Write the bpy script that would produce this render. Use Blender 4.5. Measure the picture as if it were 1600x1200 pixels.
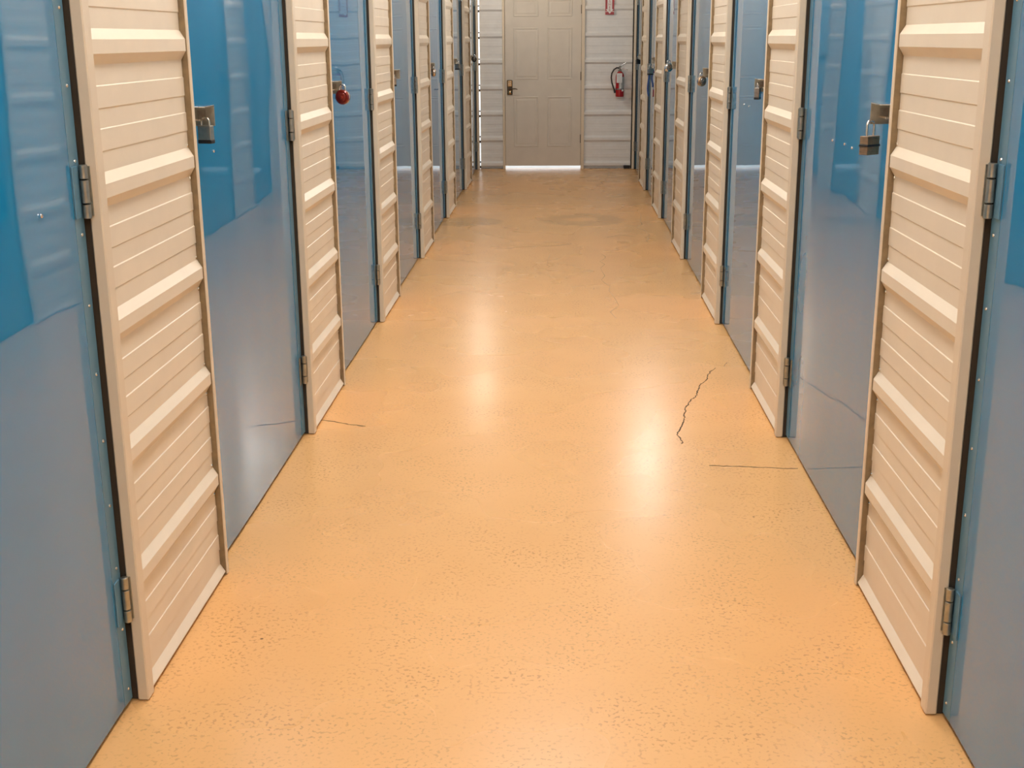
import bpy, bmesh, math, random
from mathutils import Matrix, Vector, noise

for o in list(bpy.data.objects):
    bpy.data.objects.remove(o)
S = bpy.context.scene
COL = S.collection
random.seed(7)

# ------------------------------------------------------------------ camera
W = 0.924            # half width of the corridor
CAMX, H = 0.064, 1.5357
F_PX, PITCH, YAW, ROLL = 1914.05, 0.2748, -0.0405, 0.0066
cy, sy = math.cos(YAW), math.sin(YAW)
cp, sp = math.cos(PITCH), math.sin(PITCH)
cr, sr = math.cos(ROLL), math.sin(ROLL)
x0 = Vector((cy, -sy, 0)); y0 = Vector((sy, cy, 0)); z0 = Vector((0, 0, 1))
fwd = cp * y0 - sp * z0
up0 = sp * y0 + cp * z0
right = cr * x0 - sr * up0
up = sr * x0 + cr * up0
cam = bpy.data.cameras.new('camera')
cam.sensor_fit = 'HORIZONTAL'; cam.sensor_width = 36
cam.lens = F_PX / 1600 * 36
cam.clip_start = 0.05
camo = bpy.data.objects.new('camera', cam)
m = Matrix((right, up, -fwd)).transposed().to_4x4()
m.translation = (CAMX, 0, H)
camo.matrix_world = m
COL.objects.link(camo)
S.camera = camo

# ------------------------------------------------------------------ world and exposure
world = bpy.data.worlds.new('World'); S.world = world
world.use_nodes = True
bg = world.node_tree.nodes['Background']
bg.inputs[0].default_value = (0.93, 0.97, 1.0, 1)
bg.inputs[1].default_value = 1.8
S.view_settings.view_transform = 'Standard'
S.view_settings.look = 'None'
S.view_settings.gamma = 1
S.view_settings.use_curve_mapping = False
S.view_settings.exposure = 0.0

CEIL = 3.8
YE = 15.18           # inner face of the end wall
YREAR = -2.4
# flush ceiling panels: (y, power); wall lamps near the end: (side, y, z, power, colour)
PANELS = [(-1.4, 30), (0.7, 30), (2.8, 32), (4.9, 39), (7.0, 48)]
WALL_LAMPS = [(1, 10.75, 2.32, 27, (1, .99, .98)), (-1, 13.95, 2.30, 15, (1, .91, .78))]

# ------------------------------------------------------------------ materials
def mat(name, col, rough=0.5, metal=0.0, ior=1.5, noise_amt=0.0, noise_scale=20.0, bump=0.0,
        bump_scale=200.0, coat=0.0, emit=None, rough_var=0.0):
    M = bpy.data.materials.new(name); M.use_nodes = True
    nt = M.node_tree; b = nt.nodes['Principled BSDF']
    b.inputs['Base Color'].default_value = (*col, 1)
    b.inputs['Roughness'].default_value = rough
    b.inputs['Metallic'].default_value = metal
    b.inputs['IOR'].default_value = ior
    b.inputs['Coat Weight'].default_value = coat
    tc = nt.nodes.new('ShaderNodeTexCoord')
    if noise_amt:
        n = nt.nodes.new('ShaderNodeTexNoise'); n.inputs['Scale'].default_value = noise_scale
        n.inputs['Detail'].default_value = 6
        nt.links.new(tc.outputs['Object'], n.inputs['Vector'])
        r = nt.nodes.new('ShaderNodeMapRange')
        r.inputs['From Min'].default_value = .3; r.inputs['From Max'].default_value = .7
        r.inputs['To Min'].default_value = 1 - noise_amt; r.inputs['To Max'].default_value = 1 + noise_amt
        nt.links.new(n.outputs['Fac'], r.inputs['Value'])
        mx = nt.nodes.new('ShaderNodeMix'); mx.data_type = 'RGBA'; mx.blend_type = 'MULTIPLY'
        mx.inputs['Factor'].default_value = 1
        mx.inputs['A'].default_value = (*col, 1)
        nt.links.new(r.outputs['Result'], mx.inputs['B'])
        nt.links.new(mx.outputs['Result'], b.inputs['Base Color'])
        if rough_var:
            r2 = nt.nodes.new('ShaderNodeMapRange')
            r2.inputs['From Min'].default_value = .3; r2.inputs['From Max'].default_value = .7
            r2.inputs['To Min'].default_value = rough - rough_var; r2.inputs['To Max'].default_value = rough + rough_var
            nt.links.new(n.outputs['Fac'], r2.inputs['Value'])
            nt.links.new(r2.outputs['Result'], b.inputs['Roughness'])
    if bump:
        n2 = nt.nodes.new('ShaderNodeTexNoise'); n2.inputs['Scale'].default_value = bump_scale
        nt.links.new(tc.outputs['Object'], n2.inputs['Vector'])
        bp = nt.nodes.new('ShaderNodeBump'); bp.inputs['Strength'].default_value = bump
        bp.inputs['Distance'].default_value = 0.002
        nt.links.new(n2.outputs['Fac'], bp.inputs['Height'])
        nt.links.new(bp.outputs['Normal'], b.inputs['Normal'])
    if emit:
        b.inputs['Emission Color'].default_value = (*emit[0], 1)
        b.inputs['Emission Strength'].default_value = emit[1]
    return M

BEIGE = mat('almond_paint', (.81, .70, .555), .38, noise_amt=.025, noise_scale=9, bump=.04, bump_scale=260)
BEIGE_TRIM = mat('almond_trim_paint', (.76, .64, .49), .34, noise_amt=.02, noise_scale=12)
END_PANEL = mat('end_wall_paint', (.80, .785, .765), .4, noise_amt=.03, noise_scale=14)
BLUE = mat('blue_gloss_paint', (.012, .225, .47), .028, ior=2.1, noise_amt=.03, noise_scale=3, bump=.003, bump_scale=60)
BLUE_BAND = mat('blue_edge_paint', (.12, .26, .37), .28, ior=1.6, noise_amt=.03, noise_scale=5)  # paler blue: the post's beige reflection is put into the colour
REVEAL_BROWN = mat('brown_closure', (.27, .19, .10), .6, noise_amt=.2, noise_scale=40)  # dark brown for the strip between each panel end and its trim
GAP_SHADE = mat('dark_brown_jamb', (.05, .038, .026), .7)  # shade of the gap beside each post, put into the colour
DARK = mat('dark_cavity', (.02, .017, .014), .8)  # near-black colour stands for shade behind the wall and corner gaps
TAN = mat('tan_door_paint', (.68, .615, .53), .42, noise_amt=.03, noise_scale=7, bump=.03, bump_scale=180)
STEEL = mat('galvanised_steel', (.42, .42, .38), .3, .9, noise_amt=.15, noise_scale=60)
CHROME = mat('chrome', (.75, .75, .74), .12, 1.0)
DULL = mat('dull_steel', (.33, .30, .27), .35, .9, noise_amt=.2, noise_scale=90)
BRASS = mat('antique_brass', (.62, .45, .25), .22, 1.0, noise_amt=.1, noise_scale=70)
BROWN_STEEL = mat('weathered_steel', (.36, .25, .16), .38, .8, noise_amt=.2, noise_scale=90)
BLACK = mat('black_rubber', (.012, .012, .013), .45)
BRONZE = mat('bronze_hinge', (.10, .07, .045), .35, .7)
RED = mat('red_enamel', (.42, .012, .016), .22, coat=.5)
SIGN_RED = mat('sign_red', (.36, .008, .012), .35)
WHITE = mat('white_plastic', (.82, .80, .78), .4)
LABEL_GREY = mat('label_print', (.46, .44, .41), .35, noise_amt=.35, noise_scale=120)
LOCK_RED = mat('red_lock_shell', (.20, .014, .008), .18, .3, coat=.6)
BLUE_STRAP = mat('blue_strap', (.02, .06, .20), .55)
CEILM = mat('ceiling_paint', (.80, .80, .78), .7)
CONC = mat('outside_concrete', (.60, .59, .57), .8, noise_amt=.1, noise_scale=4)
CRACK = mat('crack_line', (.10, .055, .024), .9, noise_amt=.4, noise_scale=60)
CRACK_FAINT = mat('faint_crack_line', (.47, .30, .155), .7, noise_amt=.25, noise_scale=30)

def floor_material():
    M = bpy.data.materials.new('sealed_concrete'); M.use_nodes = True
    nt = M.node_tree; N = nt.nodes; L = nt.links; b = N['Principled BSDF']
    tc = N.new('ShaderNodeTexCoord')
    def noise_n(scale, detail=6, rough=.6, vec=None):
        n = N.new('ShaderNodeTexNoise'); n.inputs['Scale'].default_value = scale
        n.inputs['Detail'].default_value = detail; n.inputs['Roughness'].default_value = rough
        L.new(vec or tc.outputs['Object'], n.inputs['Vector']); return n.outputs['Fac']
    def ramp(v, a, c, lo, hi):
        r = N.new('ShaderNodeMapRange'); r.inputs['From Min'].default_value = a; r.inputs['From Max'].default_value = c
        r.inputs['To Min'].default_value = lo; r.inputs['To Max'].default_value = hi
        L.new(v, r.inputs['Value']); return r.outputs['Result']
    def mix(fac, A, B, mode='MIX'):
        x = N.new('ShaderNodeMix'); x.data_type = 'RGBA'; x.blend_type = mode
        if isinstance(fac, float): x.inputs['Factor'].default_value = fac
        else: L.new(fac, x.inputs['Factor'])
        for k, v in (('A', A), ('B', B)):
            if isinstance(v, tuple): x.inputs[k].default_value = (*v, 1)
            else: L.new(v, x.inputs[k])
        return x.outputs['Result']
    def math_n(op, a, c):
        x = N.new('ShaderNodeMath'); x.operation = op
        for i, v in enumerate((a, c)):
            if isinstance(v, (int, float)): x.inputs[i].default_value = v
            else: L.new(v, x.inputs[i])
        return x.outputs[0]
    base = mix(ramp(noise_n(2.3, 3, .5), .25, .75, 0, 1), (.78, .425, .165), (.82, .455, .185))
    # worn, slightly browner patches of the sealer
    base = mix(ramp(noise_n(2.2, 2, .5), .30, .80, 0, .3), base, (.74, .40, .155))
    # fine brown pitting, gathered in patches
    pit = ramp(noise_n(95, 1, .5), .57, .66, 0, 1)
    patch = ramp(noise_n(4.5, 3, .6), .38, .66, 0.08, .65)
    base = mix(math_n('MULTIPLY', pit, patch), base, (.42, .21, .075))
    # scattered dark specks
    v = N.new('ShaderNodeTexVoronoi'); v.inputs['Scale'].default_value = 7.0
    L.new(tc.outputs['Object'], v.inputs['Vector'])
    spk = ramp(v.outputs['Distance'], .022, .040, 1, 0)
    sel = N.new('ShaderNodeSeparateColor'); L.new(v.outputs['Color'], sel.inputs['Color'])
    spk = math_n('MULTIPLY', spk, ramp(sel.outputs[0], .62, .66, 0, .8))
    base = mix(spk, base, (.10, .055, .03))
    # old water stains with rims
    sx = N.new('ShaderNodeSeparateXYZ'); L.new(tc.outputs['Object'], sx.inputs[0])
    wob = ramp(noise_n(3.5, 4), .3, .7, -.25, .25)
    for (px, py, rx, ry, lo, hi) in ((.25, 10.78, .36, .33, .55, .95), (-.74, 10.65, .28, .22, .2, 1.0)):
        dx = math_n('DIVIDE', math_n('SUBTRACT', sx.outputs[0], px), rx)
        dy = math_n('DIVIDE', math_n('SUBTRACT', sx.outputs[1], py), ry)
        d = math_n('SQRT', math_n('ADD', math_n('MULTIPLY', dx, dx), math_n('MULTIPLY', dy, dy)), 0)
        d = math_n('ADD', d, wob)
        ring = math_n('MULTIPLY', ramp(d, lo - .3, lo, 0, 1), ramp(d, hi, hi + .25, 1, 0))
        base = mix(math_n('MULTIPLY', ring, .42), base, (.42, .25, .10))
    L.new(base, b.inputs['Base Color'])
    L.new(ramp(noise_n(1.6, 2, .5), .3, .7, .245, .30), b.inputs['Roughness'])
    b.inputs['IOR'].default_value = 1.42
    bp = N.new('ShaderNodeBump'); bp.inputs['Strength'].default_value = .06; bp.inputs['Distance'].default_value = .001
    L.new(noise_n(30, 2, .5), bp.inputs['Height'])
    L.new(bp.outputs['Normal'], b.inputs['Normal'])
    return M
FLOOR = floor_material()

# ------------------------------------------------------------------ mesh helpers
def finish(bm, name, material, parent=None, smooth=None, kind=None, loc=None):
    bmesh.ops.recalc_face_normals(bm, faces=bm.faces)
    me = bpy.data.meshes.new(name)
    bm.to_mesh(me); bm.free()
    return link(name, me, material, parent, smooth, kind, loc)

def link(name, me, material=None, parent=None, smooth=None, kind=None, loc=None):
    if material is not None and not me.materials:
        me.materials.append(material)
    if smooth is not None:
        me.shade_smooth(); me.set_sharp_from_angle(angle=math.radians(smooth))
    o = bpy.data.objects.new(name, me)
    COL.objects.link(o)
    if parent is not None:
        o.parent = parent
        o.matrix_parent_inverse = Matrix.Identity(4)
    if loc is not None:
        o.location = loc
    if kind: o['kind'] = kind
    return o

def tag(o, label, cat, group=None, kind=None):
    o['label'] = label; o['category'] = cat
    if group: o['group'] = group
    if kind: o['kind'] = kind
    return o

def empty(name, loc=(0, 0, 0), parent=None):
    o = bpy.data.objects.new(name, None)
    o.empty_display_size = .05
    COL.objects.link(o)
    if parent is not None:
        o.parent = parent
    o.location = loc
    return o

def box(bm, a, b, bevel=0.0, seg=1):
    lo = [min(a[i], b[i]) for i in range(3)]; hi = [max(a[i], b[i]) for i in range(3)]
    t = bmesh.new()
    vs = [t.verts.new((x, y, z)) for x in (lo[0], hi[0]) for y in (lo[1], hi[1]) for z in (lo[2], hi[2])]
    for f in ((0, 1, 3, 2), (4, 6, 7, 5), (0, 4, 5, 1), (2, 3, 7, 6), (0, 2, 6, 4), (1, 5, 7, 3)):
        t.faces.new([vs[i] for i in f])
    if bevel:
        bmesh.ops.bevel(t, geom=t.edges[:], offset=bevel, segments=seg, affect='EDGES', profile=.5)
    merge(bm, t)

def merge(bm, t, M=None):
    if M is not None:
        bmesh.ops.transform(t, matrix=M, verts=t.verts)
    mp = {v: bm.verts.new(v.co) for v in t.verts}
    for f in t.faces:
        bm.faces.new([mp[v] for v in f.verts])
    t.free()

def prism(bm, pts, axis, a, b):
    """closed outline pts (u,v) extruded along axis 'x','y' or 'z' from a to b"""
    def P(u, v, t):
        return {'x': (t, u, v), 'y': (u, t, v), 'z': (u, v, t)}[axis]
    A = [bm.verts.new(P(u, v, a)) for u, v in pts]
    B = [bm.verts.new(P(u, v, b)) for u, v in pts]
    n = len(pts)
    bm.faces.new(A); bm.faces.new(B[::-1])
    for i in range(n):
        bm.faces.new((A[i], A[(i + 1) % n], B[(i + 1) % n], B[i]))

def tube(bm, pts, r, n=10, cap=True):
    pts = [Vector(p) for p in pts]
    rs = r if isinstance(r, (list, tuple)) else [r] * len(pts)
    rings = []; ref = None
    for i, p in enumerate(pts):
        t = (pts[min(i + 1, len(pts) - 1)] - pts[max(i - 1, 0)]).normalized()
        if ref is None:
            ref = t.orthogonal().normalized()
        ref = (ref - t * ref.dot(t)).normalized()
        w = t.cross(ref)
        rings.append([bm.verts.new(p + rs[i] * (math.cos(k * 2 * math.pi / n) * ref + math.sin(k * 2 * math.pi / n) * w)) for k in range(n)])
    for a, b in zip(rings, rings[1:]):
        for k in range(n):
            bm.faces.new((a[k], a[(k + 1) % n], b[(k + 1) % n], b[k]))
    if cap:
        bm.faces.new(rings[0][::-1]); bm.faces.new(rings[-1])

def lathe(bm, prof, center=(0, 0, 0), axis='z', n=24):
    """prof: list of (r, t) along axis"""
    c = Vector(center); rings = []
    ax = {'x': (Vector((0, 1, 0)), Vector((0, 0, 1)), Vector((1, 0, 0))),
          'y': (Vector((1, 0, 0)), Vector((0, 0, 1)), Vector((0, 1, 0))),
          'z': (Vector((1, 0, 0)), Vector((0, 1, 0)), Vector((0, 0, 1)))}[axis]
    for r, t in prof:
        rings.append([bm.verts.new(c + ax[2] * t + max(r, 1e-4) * (math.cos(k * 2 * math.pi / n) * ax[0] + math.sin(k * 2 * math.pi / n) * ax[1])) for k in range(n)])
    for a, b in zip(rings, rings[1:]):
        for k in range(n):
            bm.faces.new((a[k], a[(k + 1) % n], b[(k + 1) % n], b[k]))
    bm.faces.new(rings[0][::-1]); bm.faces.new(rings[-1])

def B(name, a, b, material, parent=None, bevel=0.0, smooth=None):
    bm = bmesh.new(); box(bm, a, b, bevel)
    return finish(bm, name, material, parent, smooth)

# ------------------------------------------------------------------ corrugated sheet profile
PITCHR = .305
def sheet_profile(z0, z1, offset, top, valley, minor=.0018, flat=.0150, base=.038, steep=.0025):
    """list of (depth, z) for a ribbed steel sheet between z0 and z1; rib centres at offset + n*PITCHR"""
    key = []
    n0 = int(math.floor((z0 - offset) / PITCHR)) - 1
    n1 = int(math.ceil((z1 - offset) / PITCHR)) + 1
    for n in range(n0, n1 + 1):
        c = offset + n * PITCHR
        key += [(valley, c - base), (top, c - flat), (top, c + flat), (valley, c + base)]
        g0 = c + base; span = PITCHR - 2 * base
        for k in (0, 1):
            a = g0 + span * (.2 + .4 * k); b = g0 + span * (.4 + .4 * k)
            key += [(valley, a - steep), (valley - minor, a), (valley - minor, b), (valley, b + steep)]
    def at(z):
        for (d0, q0), (d1, q1) in zip(key, key[1:]):
            if q0 <= z <= q1:
                return d0 + (d1 - d0) * (z - q0) / (q1 - q0) if q1 > q0 else d0
        return valley
    pts = [(at(z0), z0)] + [(d, z) for d, z in key if z0 + 1e-5 < z < z1 - 1e-5] + [(at(z1), z1)]
    return pts

# ------------------------------------------------------------------ floor, ceiling, shell
bm = bmesh.new(); box(bm, (-W - .3, YREAR - .1, -.12), (W + .3, YE + .05, 0))
floor = finish(bm, 'floor', FLOOR)
tag(floor, 'sealed orange-beige concrete corridor floor with cracks and stains', 'floor', kind='structure')

bm = bmesh.new(); box(bm, (-W - .3, YREAR - .1, CEIL), (W + .3, YE + .06, CEIL + .1))
ceiling = finish(bm, 'ceiling', CEILM)
tag(ceiling, 'plain white corridor ceiling above the storage doors', 'ceiling', kind='structure')

bm = bmesh.new(); box(bm, (-W - .3, YREAR - .1, 0), (W + .3, YREAR, CEIL))
o = finish(bm, 'wall_rear', BEIGE)
tag(o, 'plain beige wall closing the corridor behind the viewer', 'wall', kind='structure')

bm = bmesh.new(); box(bm, (-6, YE + .06, -.16), (6, YE + 9, -.02))
o = finish(bm, 'ground_outside', CONC)
tag(o, 'bright concrete ground outside, seen under the end door', 'ground', kind='structure')

# cracks in the floor
def crack(pts, w, material, label):
    bm = bmesh.new(); rnd = random.Random(len(pts) * 17 + int(pts[0][0] * 1000))
    P = []
    for (a, b) in zip(pts, pts[1:]):          # roughen
        for k in range(4):
            t = k / 4
            d = math.hypot(b[0] - a[0], b[1] - a[1])
            j = d * .05
            P.append((a[0] + (b[0] - a[0]) * t + rnd.uniform(-j, j), a[1] + (b[1] - a[1]) * t + rnd.uniform(-j, j)))
    P.append(pts[-1])
    L = []; R = []
    for i, p in enumerate(P):
        q0 = P[max(i - 1, 0)]; q1 = P[min(i + 1, len(P) - 1)]
        t = Vector((q1[0] - q0[0], q1[1] - q0[1])).normalized()
        n = Vector((-t.y, t.x)); ww = w * rnd.uniform(.35, 1.25) * (.4 if i in (0, len(P) - 1) else 1)
        L.append((p[0] + n.x * ww / 2, p[1] + n.y * ww / 2)); R.append((p[0] - n.x * ww / 2, p[1] - n.y * ww / 2))
    lo = -.004; hi = .0007
    V = [[bm.verts.new((*q, z)) for q in row] for row, z in ((L, hi), (R, hi), (L, lo), (R, lo))]
    for i in range(len(P) - 1):
        bm.faces.new((V[0][i], V[0][i + 1], V[1][i + 1], V[1][i]))
        bm.faces.new((V[0][i], V[0][i + 1], V[2][i + 1], V[2][i]))
        bm.faces.new((V[1][i], V[1][i + 1], V[3][i + 1], V[3][i]))
    o = finish(bm, 'crack', material, floor); o['label'] = label

crack([(0.814, 5.745), (0.779, 5.668), (0.755, 5.574), (0.754, 5.543), (0.728, 5.481), (0.711, 5.451), (0.697, 5.392), (0.683, 5.315), (0.665, 5.24), (0.643, 5.203), (0.62, 5.121), (0.604, 5.077), (0.601, 5.042), (0.605, 5.025), (0.587, 4.966), (0.59, 4.941), (0.58, 4.891), (0.57, 4.827), (0.549, 4.764), (0.535, 4.702), (0.543, 4.672), (0.544, 4.635), (0.551, 4.606), (0.542, 4.587)], .0058, CRACK, 'long jagged crack')
crack([(0.885, 5.853), (0.877, 5.83), (0.869, 5.812), (0.859, 5.767)], .003, CRACK, 'short end of the jagged crack')
crack([(0.62, 4.339), (0.671, 4.329), (0.742, 4.327), (0.834, 4.315), (0.945, 4.31)], .006, CRACK, 'straight crack running to the wall')
crack([(-0.945, 4.872), (-0.856, 4.841), (-0.791, 4.807), (-0.736, 4.791)], .007, CRACK, 'short straight crack')
crack([(0.378, 9.018), (0.362, 8.551), (0.351, 7.995), (0.373, 7.505), (0.384, 6.819)], .004, CRACK_FAINT, 'faint hairline crack')
crack([(-0.292, 9.288), (-0.093, 9.34), (0.05, 9.376), (0.151, 9.465)], .012, CRACK_FAINT, 'faint hairline crack')
crack([(-0.028, 8.977), (-0.022, 8.662), (-0.018, 8.44)], .003, CRACK_FAINT, 'faint hairline crack')
crack([(0.626, 14.741), (0.575, 14.1), (0.535, 13.663), (0.407, 13.054)], .006, CRACK_FAINT, 'faint hairline crack')
crack([(0.80, 11.2), (0.72, 10.3), (0.78, 9.9), (0.75, 9.5)], .006, CRACK_FAINT, 'faint hairline crack')
crack([(0.42, 9.75), (0.55, 9.9), (0.66, 9.8)], .012, CRACK_FAINT, 'faint hairline crack')

# ------------------------------------------------------------------ the two side walls
YP = {-1: [.53, 2.605, 4.677, 6.708, 8.795, 10.878, 12.992, 15.065],
      1: [.53, 2.592, 4.672, 6.682, 8.760, 10.837, 12.922, 15.060]}
YT = {-1: [1.275, 3.349, 5.412, 7.439, 9.544, 11.634, 13.806],
      1: [1.27, 3.319, 5.390, 7.422, 9.530, 11.678, 13.743]}
DOORTOP = 2.13
DD = .040            # depth of the door face behind the wall front
SIDE = {-1: 'left', 1: 'right'}
PANEL_TOP = CEIL - .004

def X(s, d):
    return s * (W + d)

def side_panel(s, ya, yb):
    bm = bmesh.new()
    prof = sheet_profile(.012, PANEL_TOP, 0.0, .005, .019)
    pts = [(X(s, d), z) for d, z in prof] + [(X(s, .06), PANEL_TOP), (X(s, .06), .012)]
    A = [bm.verts.new((x, ya, z)) for x, z in pts]
    Bv = [bm.verts.new((x, yb, z)) for x, z in pts]
    n = len(pts)
    bm.faces.new(A); bm.faces.new(Bv[::-1])
    for i in range(n):
        bm.faces.new((A[i], A[(i + 1) % n], Bv[(i + 1) % n], Bv[i]))
    return bm

screw_me = None
def screw_mesh():
    global screw_me
    if screw_me is None:
        bm = bmesh.new()
        lathe(bm, [(.0052, 0), (.0052, .0015), (.0035, .0032), (.001, .0036)], axis='x', n=10)
        bmesh.ops.recalc_face_normals(bm, faces=bm.faces)
        screw_me = bpy.data.meshes.new('screw'); bm.to_mesh(screw_me); bm.free()
        screw_me.materials.append(CHROME)
    return screw_me

walls = {}
for s in (-1, 1):
    bm = bmesh.new()
    box(bm, (X(s, .10), YREAR, 0), (X(s, .16), YE, CEIL))
    w = finish(bm, 'wall_' + SIDE[s], DARK)
    tag(w, 'beige ribbed steel wall with blue doors, ' + SIDE[s] + ' side of corridor', 'wall', kind='structure')
    walls[s] = w
    B('wall_section', (X(s, 0), YREAR, 0), (X(s, .10), .53, CEIL), BEIGE, w)
    for i, ya in enumerate(YP[s]):
        pw = .042 if i < 7 else .075
        B('door_post', (X(s, 0), ya, .002), (X(s, .027), ya + pw, CEIL), BEIGE_TRIM, w, .003)
        B('post_cavity', (X(s, .0272), ya + .008, .002), (X(s, .0998), ya + pw, CEIL), GAP_SHADE, w)  # solid dark box in place of the shaded gap behind the post
        if i < 7:
            yb = YT[s][i]
            finish(side_panel(s, ya + pw - .001, yb - .024), 'wall_panel', BEIGE, w)
            B('door_trim', (X(s, 0), yb - .018, .002), (X(s, .10), yb, CEIL), BEIGE_TRIM, w, .002)
            B('closure_strip', (X(s, .0035), yb - .0205, .003), (X(s, .0998), yb - .0182, CEIL - .002), REVEAL_BROWN, w)['label'] = 'dark brown closure strip'
            if i in (1, 2):
                for n in (1, 2, 3, 4):
                    for dz in (-.044, .044):
                        sc = link('screw', screw_mesh(), None, w)
                        sc.location = (X(s, .019), yb - .032, n * PITCHR + dz); sc.scale = (-s, 1, 1)
            # header over the door
            B('header_panel', (X(s, .012), yb - .002, DOORTOP + .01), (X(s, .10), YP[s][i + 1] + .002, CEIL), BEIGE, w)

# ------------------------------------------------------------------ storage doors
def knuckle_mesh(h):
    bm = bmesh.new()
    lathe(bm, [(.0075, 0), (.0090, .001), (.0090, h - .001), (.0075, h)], n=16)
    bmesh.ops.recalc_face_normals(bm, faces=bm.faces)
    me = bpy.data.meshes.new('knuckle'); bm.to_mesh(me); bm.free()
    me.materials.append(STEEL); me.shade_smooth(); me.set_sharp_from_angle(angle=.6)
    return me
KN = [(0, .030), (.0325, .049), (.084, .030)]
KNM = [knuckle_mesh(h) for _, h in KN]
rivet_me = None
def rivet_mesh():
    global rivet_me
    if rivet_me is None:
        bm = bmesh.new()
        lathe(bm, [(.0042, 0), (.0038, .0015), (.0022, .0026), (.0006, .003)], axis='x', n=10)
        bmesh.ops.recalc_face_normals(bm, faces=bm.faces)
        rivet_me = bpy.data.meshes.new('rivet'); bm.to_mesh(rivet_me); bm.free()
        rivet_me.materials.append(CHROME)
    return rivet_me

def hinge(s, door, yp, z, base, plate):
    """hinge at the post whose near face lies at yp; lowest point z"""
    h = B('hinge', (X(s, DD - .0045) - base.x, yp - .050 - base.y, z + .002 - base.z),
          (X(s, DD - .001) - base.x, yp - .020 - base.y, z + .112 - base.z), plate, door, .001)
    h['label'] = 'galvanised steel hinge'
    for (dz, _), me in zip(KN, KNM):
        k = link('knuckle', me, None, h)
        k.location = (X(s, .026) - base.x, yp - .0135 - base.y, z + dz - base.z)
    # strap from barrel to jamb
    B('jamb_leaf', (X(s, .016) - base.x, yp - .004 - base.y, z + .004 - base.z),
      (X(s, .0235) - base.x, yp - .0012 - base.y, z + .110 - base.z), STEEL, h)

def hasp(s, door, yt, z, base, style):
    def q(d, y, zz): return (X(s, d) - base.x, yt + y - base.y, z + zz - base.z)
    h = B('hasp', q(DD, .022, -.026), q(DD - .003, .128, .026), STEEL, door, .001)
    h['label'] = 'steel hasp'
    B('hasp_flange', q(DD - .002, .020, .024), q(-.022, .112, .0275), CHROME, h, .0008)
    B('hasp_plate', q(DD - .002, .109, -.030), q(-.022, .112, .0255), STEEL, h, .0008)
    bm = bmesh.new(); box(bm, q(.026, .1084, -.012), q(.002, .1093, .014))
    finish(bm, 'slot', DULL, h)
    B('bolt', q(.020, .060, -.014), q(.006, .118, -.008), CHROME, h, .001)

doors = {}
n = 0
ORD = ['nearest', 'second', 'third', 'fourth', 'fifth', 'sixth', 'farthest']
HZ = (.218, 1.170, 1.905)
for s in (-1, 1):
    for i in range(7):
        n += 1
        ya = YT[s][i] + .003; yb = YP[s][i + 1] - .006
        base = Vector((X(s, DD), ya, 0))
        d = empty('door_%d' % n, base)
        extra = {(-1, 0): ', cut by the left edge', (1, 0): ', cut by the right edge'}.get((s, i), '')
        tag(d, '%s glossy blue steel storage door from the viewer on the %s wall%s' % (ORD[i], SIDE[s], extra)
            if i else 'nearest glossy blue steel storage door on the %s wall%s' % (SIDE[s], extra), 'door', kind='structure')
        doors[(s, i)] = d
        z0_, z1_ = .014, DOORTOP
        B('leaf', (s * .003, 0, z0_), (s * .040, yb - ya, z1_), BLUE_BAND, d)
        # wavy face sheet
        band = .046
        ny, nz = 64, 60
        bm = bmesh.new(); G = []
        seed = Vector((n * 13.7, n * 3.1, 0))
        w_ = yb - ya - band
        for a in range(ny + 1):
            row = []
            for c in range(nz + 1):
                y = w_ * a / ny; z = z0_ + (z1_ - z0_) * c / nz
                e = min(1, (ny - a) / 14.0); e = e * e * (3 - 2 * e)
                v = noise.noise(Vector((y * 2.0, z * 1.3, 0)) + seed) * .0014
                v += noise.noise(Vector((y * 5.5, z * 2.6, 4)) + seed) * .00030
                bow = .0016 * math.sin(math.pi * a / ny)
                row.append(bm.verts.new((-s * (max(0, bow + v) * e + .0002), y, z)))
            G.append(row)
        back = [[bm.verts.new((s * .0035, r[k].co.y, r[k].co.z)) for k in (0, nz)] for r in (G[0], G[-1])]
        for a in range(ny):
            for c in range(nz):
                bm.faces.new((G[a][c], G[a + 1][c], G[a + 1][c + 1], G[a][c + 1]))
        bm.faces.new([G[0][c] for c in range(nz + 1)] + [back[0][1], back[0][0]])
        bm.faces.new([G[ny][c] for c in range(nz + 1)] + [back[1][1], back[1][0]])
        bm.faces.new([G[a][0] for a in range(ny + 1)] + [back[1][0], back[0][0]])
        bm.faces.new([G[a][nz] for a in range(ny + 1)] + [back[1][1], back[0][1]])
        finish(bm, 'face_sheet', BLUE, d, 40)
        # flat folded strip along the hinge edge
        bm = bmesh.new()
        y0b, y1b = yb - ya - band + .0005, yb - ya
        prism(bm, [(0.0035 * s, y0b), (-.0006 * s, y0b), (-.0022 * s, y1b), (.0035 * s, y1b)], 'z', z0_, z1_)
        o = finish(bm, 'edge_strip', BLUE_BAND, d); o['label'] = 'flat strip along the hinge edge'
        for hz in HZ:
            hinge(s, d, YP[s][i + 1], hz, base, BLUE_BAND if i == 0 else STEEL)
        if i == 0:
            for k in range(13):
                r = link('rivet', rivet_mesh(), None, d)
                r.location = (-s * .0016, y1b - .018, .07 + .1555 * k - .022); r.scale = (-s, 1, 1)
        if i > 0:
            hasp(s, d, YT[s][i], 1.336, base, 0)
        spots = {(-1, 1): [(3.635, 1.221)], (1, 1): [(4.152, 1.206), (3.973, 1.208), (3.87, 1.205)], (-1, 0): [(2.382, 1.204)],
                 (1, 2): [(6.199, 1.218), (6.029, 1.218)]}.get((s, i), [])
        for (yy, zz) in spots:
            r = link('screw', screw_mesh(), None, d)
            r.location = (-s * .0022, yy - ya, zz); r.scale = (-s, .8, .8)

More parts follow.
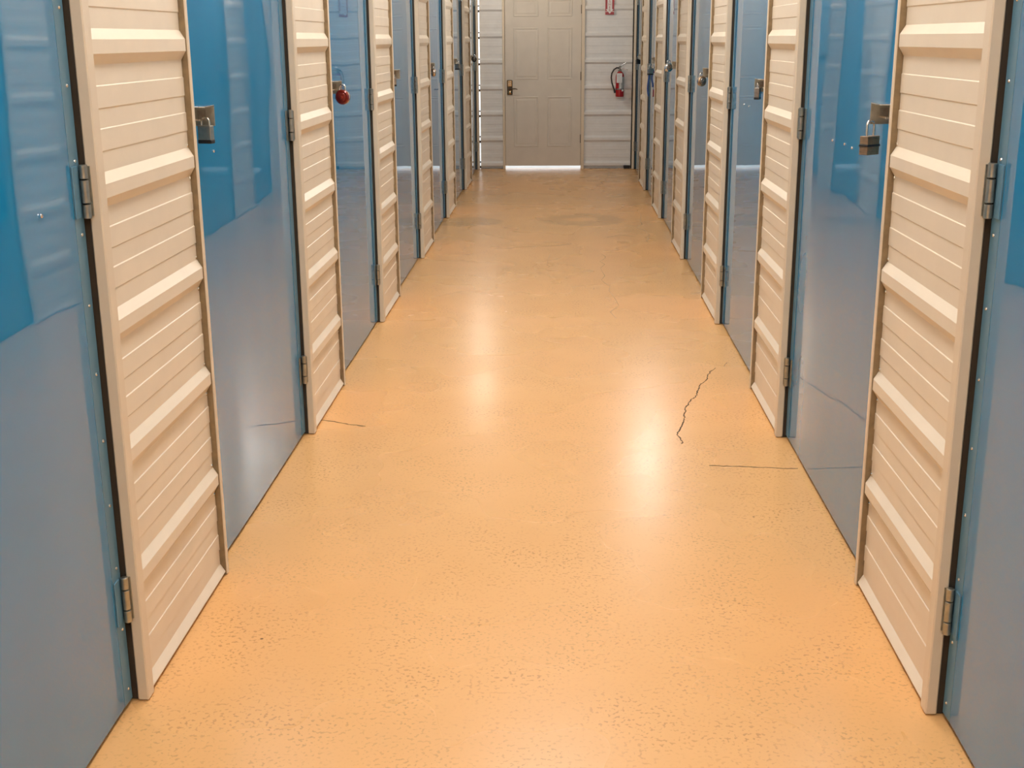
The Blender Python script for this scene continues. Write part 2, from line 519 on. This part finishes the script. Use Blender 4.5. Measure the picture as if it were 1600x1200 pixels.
# ------------------------------------------------------------------ padlocks
def arch(w, h, n=10):
    pts = [(-w / 2, 0)]
    for k in range(n + 1):
        a = math.pi - math.pi * k / n
        pts.append((w / 2 * math.cos(a), h + w / 2 * math.sin(a)))
    pts.append((w / 2, 0))
    return pts

def padlock(name, s, i, label, kind, body_m, dz=0.0, rot=35, dy=.085, dd=-.012, shackle_m=CHROME, size=1.0):
    """origin at the top of the body; wide axis is local x"""
    t = empty(name, (X(s, dd), YT[s][i] + dy, 1.315 + dz))
    t.rotation_euler = (0, 0, math.radians(rot) * s)
    t.scale = (size,) * 3
    tag(t, label, 'padlock', 'padlocks on the storage doors')
    bm = bmesh.new()
    if kind in ('laminated', 'block'):
        bw, bh, bt = .050, .050, .027
        if kind == 'laminated':
            for k in range(9):
                z = -bh + k * bh / 9
                if k == 4: continue
                box(bm, (-bw / 2, -bt / 2, z + .0003), (bw / 2, bt / 2, z + bh / 9 - .0003), .0007)
            box(bm, (-bw / 2 + .001, -bt / 2 + .001, -bh), (bw / 2 - .001, bt / 2 - .001, 0))
            finish(bm, 'lock_body', body_m, t)
            B('bumper_band', (-bw / 2 - .002, -bt / 2 - .002, -bh + 4 * bh / 9), (bw / 2 + .002, bt / 2 + .002, -bh + 5 * bh / 9), BLACK, t, .001)
        else:
            box(bm, (-bw / 2, -bt / 2, -bh), (bw / 2, bt / 2, 0), .003, 2)
            finish(bm, 'lock_body', body_m, t)
            B('base_cap', (-bw / 2 - .001, -bt / 2 - .001, -bh - .012), (bw / 2 + .001, bt / 2 + .001, -bh + .001), BLACK, t, .002)
        sw, sh, r = .030, .030 if kind == 'laminated' else .016, .0036
    else:
        R = .029
        lathe(bm, [(.010, -.0135), (R - .004, -.0135), (R, -.009), (R, .009), (R - .004, .0135), (.010, .0135)], (0, 0, -R + .004), 'y', 28)
        finish(bm, 'lock_body', body_m, t, 35)
        bm = bmesh.new()
        lathe(bm, [(.004, 0), (.019, 0), (.017, .004), (.008, .0055), (.007, .010), (.004, .011)], (0, -.0138, -R + .004), 'y', 20)
        bmesh.ops.transform(bm, matrix=Matrix.Translation((0, -.0276, -2 * R + .008)) @ Matrix.Rotation(math.pi, 4, 'X'), verts=bm.verts)
        finish(bm, 'dial', DULL if body_m is not LOCK_RED else LOCK_RED, t, 35)
        bm = bmesh.new()
        lathe(bm, [(R + .0012, -.003), (R + .0016, 0), (R + .0012, .003)], (0, 0, -R + .004), 'y', 28)
        finish(bm, 'rim', shackle_m, t, 35)
        sw, sh, r = .026, .014, .0036
    bm = bmesh.new()
    tube(bm, [(x, 0, z - .004) for x, z in arch(sw, sh)], r, 10)
    finish(bm, 'shackle', shackle_m, t, 50)
    return t

padlock('padlock', -1, 1, 'small steel padlock with black base on second blue door, left wall', 'block', STEEL, dz=-.006, rot=12, dy=.090, dd=.000, size=.80)
padlock('padlock', -1, 2, 'red round padlock on a chrome shackle on third blue door, left wall', 'round', LOCK_RED, rot=15, dy=.10, dd=-.026, dz=.005, size=1.1)
padlock('padlock', -1, 3, 'small grey padlock half hidden behind trim on fourth door, left wall', 'block', DULL, rot=80, dy=.09, dd=.010, size=.8)
padlock('padlock', -1, 4, 'dark round padlock on fifth blue door, left wall', 'round', BROWN_STEEL, rot=70, dy=.09, dd=-.012)
padlock('padlock', -1, 5, 'dark grey padlock with black base on sixth blue door, left wall', 'block', DULL, rot=20, dy=.10, dd=-.026, size=.9)
padlock('padlock', -1, 6, 'black round padlock on farthest blue door, left wall', 'round', BLACK, rot=25, dy=.10, dd=-.034, dz=.03)
padlock('padlock', 1, 1, 'large laminated padlock with black bumper band on second door, right wall', 'laminated', BROWN_STEEL, dz=-.04, rot=38, dy=.105, dd=-.020, shackle_m=CHROME, size=1.0)
padlock('padlock', 1, 2, 'small grey padlock edge-on beside trim on third door, right wall', 'block', DULL, rot=70, dy=.09, dd=-.010, dz=.01, size=.8)
padlock('padlock', 1, 3, 'round brown combination padlock on fourth blue door, right wall', 'round', BROWN_STEEL, rot=30, dy=.11, dd=-.026, dz=-.005)
padlock('padlock', 1, 4, 'shiny chrome round padlock on fifth blue door, right wall', 'round', CHROME, rot=30, dy=.11, dd=-.045, dz=.03, size=1.1)
lk = padlock('padlock', 1, 5, 'silver padlock with blue strap on sixth blue door, right wall', 'block', STEEL, rot=25, dy=.12, dd=-.030, dz=-.05)
bm = bmesh.new()
for sx, ln, ph in ((-.022, -.24, 0), (.020, -.16, 1.4)):
    pts = [(sx + .006 * math.sin(ph + k * .7), -.004, -.015 + ln * k / 10) for k in range(11)]
    for a, c in zip(pts, pts[1:]):
        pass
    tube(bm, pts, [.006] + [.008] * 9 + [.007], 8)
finish(bm, 'strap', BLUE_STRAP, lk, 50)['label'] = 'dark blue hanging strap'
padlock('padlock', 1, 6, 'black block padlock on farthest blue door, right wall', 'block', BLACK, rot=30, dy=.12, dd=-.020, size=.9)

# ------------------------------------------------------------------ end wall
OX0, OX1, OTOP = -.640, .345, 2.10    # door opening with frame
wall_end = B('wall_end', (OX0, YE + .002, OTOP), (OX1, YE + .05, CEIL), END_PANEL)
tag(wall_end, 'off-white ribbed steel wall around the tan door at corridor end', 'wall', kind='structure')
def end_panel(xa, xb):
    bm = bmesh.new()
    prof = sheet_profile(.012, PANEL_TOP, .054, 0, .020, minor=.003)
    pts = [(YE - .026 + d, z) for d, z in prof] + [(YE + .05, PANEL_TOP), (YE + .05, .012)]
    A = [bm.verts.new((xa, y, z)) for y, z in pts]; C = [bm.verts.new((xb, y, z)) for y, z in pts]
    n = len(pts)
    bm.faces.new(A); bm.faces.new(C[::-1])
    for i in range(n):
        bm.faces.new((A[i], A[(i + 1) % n], C[(i + 1) % n], C[i]))
    return finish(bm, 'wall_panel', END_PANEL, wall_end)
PXL, PXR = -W + .012, W - .012
end_panel(PXL, OX0); end_panel(OX1, PXR)
B('base_rail', (PXL, YE - .028, 0), (OX0, YE + .05, .0115), DULL, wall_end)
B('base_rail', (OX1, YE - .028, 0), (PXR, YE + .05, .0115), DULL, wall_end)
B('corner_channel', (PXR + .0005, YE - .010, 0), (W + .10, YE + .05, CEIL - .004), DARK, wall_end)
for k in range(9):
    z = .058 + k * PITCHR
    if z < CEIL:
        B('rib_clip', (-W - .02, YE - .018, z - .050), (PXL - .0005, YE + .02, z - .024), DARK, wall_end)
        B('rib_clip', (-W - .02, YE - .018, z + .016), (PXL - .0005, YE + .02, z + .030), DARK, wall_end)

# door frame
fr = empty('trim_1', (0, YE, 0))
tag(fr, 'painted metal frame around the tan door at corridor end', 'door frame', kind='structure')
B('jamb', (OX0 + .0005, -.034, 0), (-.612, .05, OTOP - .0005), BEIGE_TRIM, fr, .002)
B('jamb', (.306, -.034, 0), (OX1 - .0005, .05, OTOP - .0005), BEIGE_TRIM, fr, .002)
B('head', (-.612, -.034, 2.05), (.306, .05, OTOP - .0005), BEIGE_TRIM, fr, .002)

B('door_stop', (-.6118, .033, .037), (-.590, .0495, 2.049), DARK, fr)  # strips added behind the leaf to block daylight at its edges
B('door_stop', (.285, .033, .037), (.3058, .0495, 2.049), DARK, fr)
B('door_stop', (-.589, .033, 2.030), (.284, .0495, 2.049), DARK, fr)

# six-panel door
DX0, DX1, DZ0, DZ1 = -.609, .303, .036, 2.046
ed = empty('door_15', (DX0, YE, DZ0))
tag(ed, 'tan six-panel exit door at corridor end with keypad lock', 'door', kind='structure')
bm = bmesh.new(); box(bm, (0, -.012, 0), (DX1 - DX0, .030, DZ1 - DZ0), .0015)
finish(bm, 'door_leaf', TAN, ed)
def embossed(xa, xb, za, zb):
    """moulded frame with a sunk groove and a raised field"""
    xa -= DX0; xb -= DX0; za -= DZ0; zb -= DZ0
    bm = bmesh.new()
    rings = [(0, -.0125), (.006, -.0165), (.013, -.0165), (.019, -.0128), (.030, -.0128), (.042, -.0158)]
    V = []
    for off, y in rings:
        V.append([bm.verts.new(p) for p in ((xa + off, y, za + off), (xb - off, y, za + off), (xb - off, y, zb - off), (xa + off, y, zb - off))])
    for a, c in zip(V, V[1:]):
        for k in range(4):
            bm.faces.new((a[k], a[(k + 1) % 4], c[(k + 1) % 4], c[k]))
    bm.faces.new(V[-1])
    b0 = [bm.verts.new((v.co.x, -.0115, v.co.z)) for v in V[0]]
    for k in range(4):
        bm.faces.new((b0[k], b0[(k + 1) % 4], V[0][(k + 1) % 4], V[0][k]))
    finish(bm, 'door_panel', TAN, ed)
for (xa, xb) in ((-.508, -.207), (-.104, .195)):
    embossed(xa, xb, .265, .862); embossed(xa, xb, 1.060, 1.660); embossed(xa, xb, 1.785, 1.980)
for z in (.36, 1.10, 1.866):
    bm = bmesh.new(); lathe(bm, [(.007, -.05), (.008, -.048), (.008, .048), (.007, .05)], (.3045 - DX0, -.020, z - DZ0), n=12)
    finish(bm, 'door_hinge', BRONZE, ed, 40)['label'] = 'dark bronze hinge'
# keypad lever lock
kx0, kx1, kz0, kz1 = -.586 - DX0, -.521 - DX0, .884 - DZ0, 1.056 - DZ0
kp = B('keypad_lock', (kx0, -.034, kz0), (kx1, -.0125, kz1), BRONZE, ed, .006)
kp['label'] = 'brass keypad lock with lever'
B('keypad_face', (kx0 + .008, -.038, kz1 - .075), (kx1 - .008, -.033, kz1 - .008), BRASS, kp, .002)
for r_ in range(3):
    for c_ in range(2):
        bm = bmesh.new()
        lathe(bm, [(.006, 0), (.006, -.003), (.004, -.0045)], (kx0 + .022 + .021 * c_, -.038, kz1 - .022 - .020 * r_), 'y', 10)
        finish(bm, 'key_button', CHROME, kp, 40)
bm = bmesh.new(); lathe(bm, [(.020, 0), (.021, -.006), (.014, -.012), (.010, -.014)], ((kx0 + kx1) / 2, -.034, kz0 + .030), 'y', 20)
finish(bm, 'rose', BRASS, kp, 40)
bm = bmesh.new()
tube(bm, [((kx0 + kx1) / 2, -.034, .955 - DZ0), ((kx0 + kx1) / 2, -.075, .955 - DZ0), ((kx0 + kx1) / 2 + .012, -.083, .955 - DZ0),
          (kx1 + .03, -.085, .957 - DZ0), (kx1 + .05, -.083, .954 - DZ0), (kx1 + .060, -.080, .947 - DZ0)], [.009, .008, .008, .007, .006, .005], 10)
finish(bm, 'lever', BRONZE, kp, 60)

# black rubber strip in the right corner
o = B('rubber_strip', (.828, YE - .055, .0145), (.908, YE - .0285, .042), BLACK, None, .003)
o2 = B('strip_foot', (.832, YE - .052, 0.0005), (.905, YE - .032, .0148), BLACK, o)
tag(o, 'short black rubber strip on the floor at foot of end wall', 'rubber strip')

# ------------------------------------------------------------------ fire extinguisher and sign
EX, EZ = .764, .856
ex = empty('fire_extinguisher', (EX, YE - .100, EZ))
tag(ex, 'small red fire extinguisher with black hose hung on the end wall', 'fire extinguisher')
bm = bmesh.new()
lathe(bm, [(.040, 0), (.048, .004), (.051, .012), (.051, .235), (.048, .258), (.038, .280), (.024, .293), (.016, .298), (.016, .305)], n=32)
finish(bm, 'cylinder', RED, ex, 40)
def wrap(name, material, a0, a1, z0, z1, r):
    bm = bmesh.new(); k = 14
    A = []
    for i in range(k + 1):
        a = math.radians(a0 + (a1 - a0) * i / k)
        A.append([bm.verts.new((rr * math.sin(a), -rr * math.cos(a), z)) for rr in (r, r - .0006) for z in (z0, z1)])
    for p, q in zip(A, A[1:]):
        for u, v in ((0, 1), (2, 3), (0, 2), (1, 3)):
            bm.faces.new((p[u], q[u], q[v], p[v]))
    bm.faces.new((A[0][0], A[0][1], A[0][3], A[0][2])); bm.faces.new((A[-1][0], A[-1][1], A[-1][3], A[-1][2]))
    return finish(bm, name, material, ex, 40)
wrap('printed_label', LABEL_GREY, -15, 75, .098, .235, .0517)
wrap('label_strip', WHITE, 2, 16, .10, .17, .0521)
bm = bmesh.new(); lathe(bm, [(.012, -.002), (.012, .001), (.009, .002)], (.030, -.0445, .078), 'y', 18)
finish(bm, 'round_sticker', WHITE, ex, 40)
tagp = B('inspection_tag', (-.041, -.0600, .166), (.024, -.0588, .276), WHITE, ex)
for k, (xa, xb) in enumerate(((-.030, .012), (-.033, .004), (-.033, .014), (-.028, .008), (-.033, .012))):
    B('print_line', (xa, -.0604, .254 - .018 * k), (xb, -.0598, .258 - .018 * k), LABEL_GREY, tagp)
bm = bmesh.new()
lathe(bm, [(.017, .300), (.017, .312), (.012, .316), (.012, .340), (.015, .342), (.015, .356), (.008, .360)], n=18)
finish(bm, 'valve', DULL, ex, 40)
bm = bmesh.new(); box(bm, (-.010, -.010, .345), (.012, .010, .362), .002); tube(bm, [(-.008, 0, .350), (.03, 0, .374), (.078, 0, .402)], [.007, .0075, .005], 8)
finish(bm, 'squeeze_lever', CHROME, ex, 50)
bm = bmesh.new(); tube(bm, [(.010, 0, .334), (.05, 0, .326), (.096, 0, .312)], [.006, .0075, .005], 8)
finish(bm, 'carry_handle', CHROME, ex, 50)
bm = bmesh.new(); lathe(bm, [(.011, 0), (.011, -.008), (.009, -.009)], (0, -.012, .330), 'y', 16)
finish(bm, 'pressure_gauge', DULL, ex, 40)
bm = bmesh.new()
hp = [(-.012, 0, .335), (-.040, -.004, .338), (-.072, -.008, .318), (-.097, -.010, .275), (-.103, -.012, .225), (-.094, -.016, .165), (-.078, -.020, .115), (-.066, -.020, .085)]
from mathutils.geometry import interpolate_bezier
tube(bm, hp, .0085, 10)
finish(bm, 'hose', BLACK, ex, 60)
bm = bmesh.new(); tube(bm, [(-.068, -.020, .092), (-.062, -.020, .072), (-.056, -.020, .048)], [.009, .0115, .013], 12)
finish(bm, 'nozzle', BLACK, ex, 50)
bm = bmesh.new(); box(bm, (-.018, .048, .10), (.018, .0725, .31), .002); box(bm, (-.022, .012, .306), (.022, .0725, .311), .001)
finish(bm, 'wall_bracket', DULL, ex)
bm = bmesh.new(); lathe(bm, [(.0522, 0), (.0528, .002), (.0528, .012), (.0522, .014)], (0, 0, .084), n=32)
finish(bm, 'bracket_strap', DULL, ex, 40)

sg = empty('extinguisher_sign', (.634, YE - .0275, 1.800))
tag(sg, 'narrow red sign with white down arrow above the fire extinguisher', 'sign')
B('sign_plate', (-.052, -.0025, 0), (.052, .0012, .457), SIGN_RED, sg, .0008)
B('border', (-.0535, -.0018, -.0015), (.0535, .0008, .4585), WHITE, sg, .0005)
bm = bmesh.new()
prism(bm, [(0, .012), (.044, .062), (.028, .062), (.028, .440), (-.028, .440), (-.028, .062), (-.044, .062)], 'y', -.0032, -.002)
ar = finish(bm, 'arrow', WHITE, sg)
for xa, xb in ((-.050, -.022), (.022, .050)):
    B('tip_line', (xa, -.0032, .034), (xb, -.002, .040), WHITE, sg)
cu = bpy.data.curves.new('lettering', 'FONT')
cu.body = '\n'.join('EXTINGUISHER'); cu.align_x = 'CENTER'; cu.size = .040; cu.space_line = .83; cu.extrude = .0004
tmp = bpy.data.objects.new('tmp_text', cu); COL.objects.link(tmp)
bpy.context.view_layer.update()
me = bpy.data.meshes.new_from_object(tmp.evaluated_get(bpy.context.evaluated_depsgraph_get()))
bpy.data.objects.remove(tmp)
me.transform(Matrix.Translation((0, -.0035, .402)) @ Matrix.Rotation(math.pi / 2, 4, 'X'))
me.materials.clear()
link('lettering', me, SIGN_RED, sg)

# ------------------------------------------------------------------ lamps (above the frame)
ORD2 = ['behind the viewer', 'above the nearest doors', 'above the second pair of doors', 'above the third pair of doors', 'above the fourth pair of doors']
for k, (y, pw) in enumerate(PANELS):
    t = empty('ceiling_light', (0, y, CEIL))
    tag(t, 'flat white ceiling light panel ' + ORD2[k], 'ceiling light', 'light panels on the ceiling')
    for a, b in (((-.31, -.61), (-.29, .61)), ((.29, -.61), (.31, .61)), ((-.289, -.61), (.289, -.59)), ((-.289, .59), (.289, .61))):
        B('frame', (a[0], a[1], -.03), (b[0], b[1], -.0005), WHITE, t, .002)
    em = mat('lamp_diffuser_%d' % k, (.9, .9, .9), .5, emit=((1.0, .985, .97), pw / (.578 * 1.178) / math.pi))
    B('diffuser', (-.289, -.589, -.022), (.289, .589, -.006), em, t)
for k, (sd, y, z, pw, c) in enumerate(WALL_LAMPS):
    t = empty('wall_lamp', (X(sd, .0118), y, z))
    tag(t, 'round bulkhead lamp above a blue door on the %s wall' % SIDE[sd], 'wall lamp')
    bm = bmesh.new(); lathe(bm, [(.095, 0), (.100, -.010 * sd), (.100, -.040 * sd), (.085, -.046 * sd)], axis='x', n=28)
    finish(bm, 'housing', WHITE, t, 40)
    em = mat('bulkhead_glass_%d' % k, (.9, .9, .9), .5, emit=(c, pw / (math.pi * .08 ** 2 * 1.3) / math.pi))
    bm = bmesh.new(); lathe(bm, [(.082, -.0455 * sd), (.078, -.070 * sd), (.055, -.092 * sd), (.02, -.100 * sd)], axis='x', n=28)
    finish(bm, 'diffuser', em, t, 40)
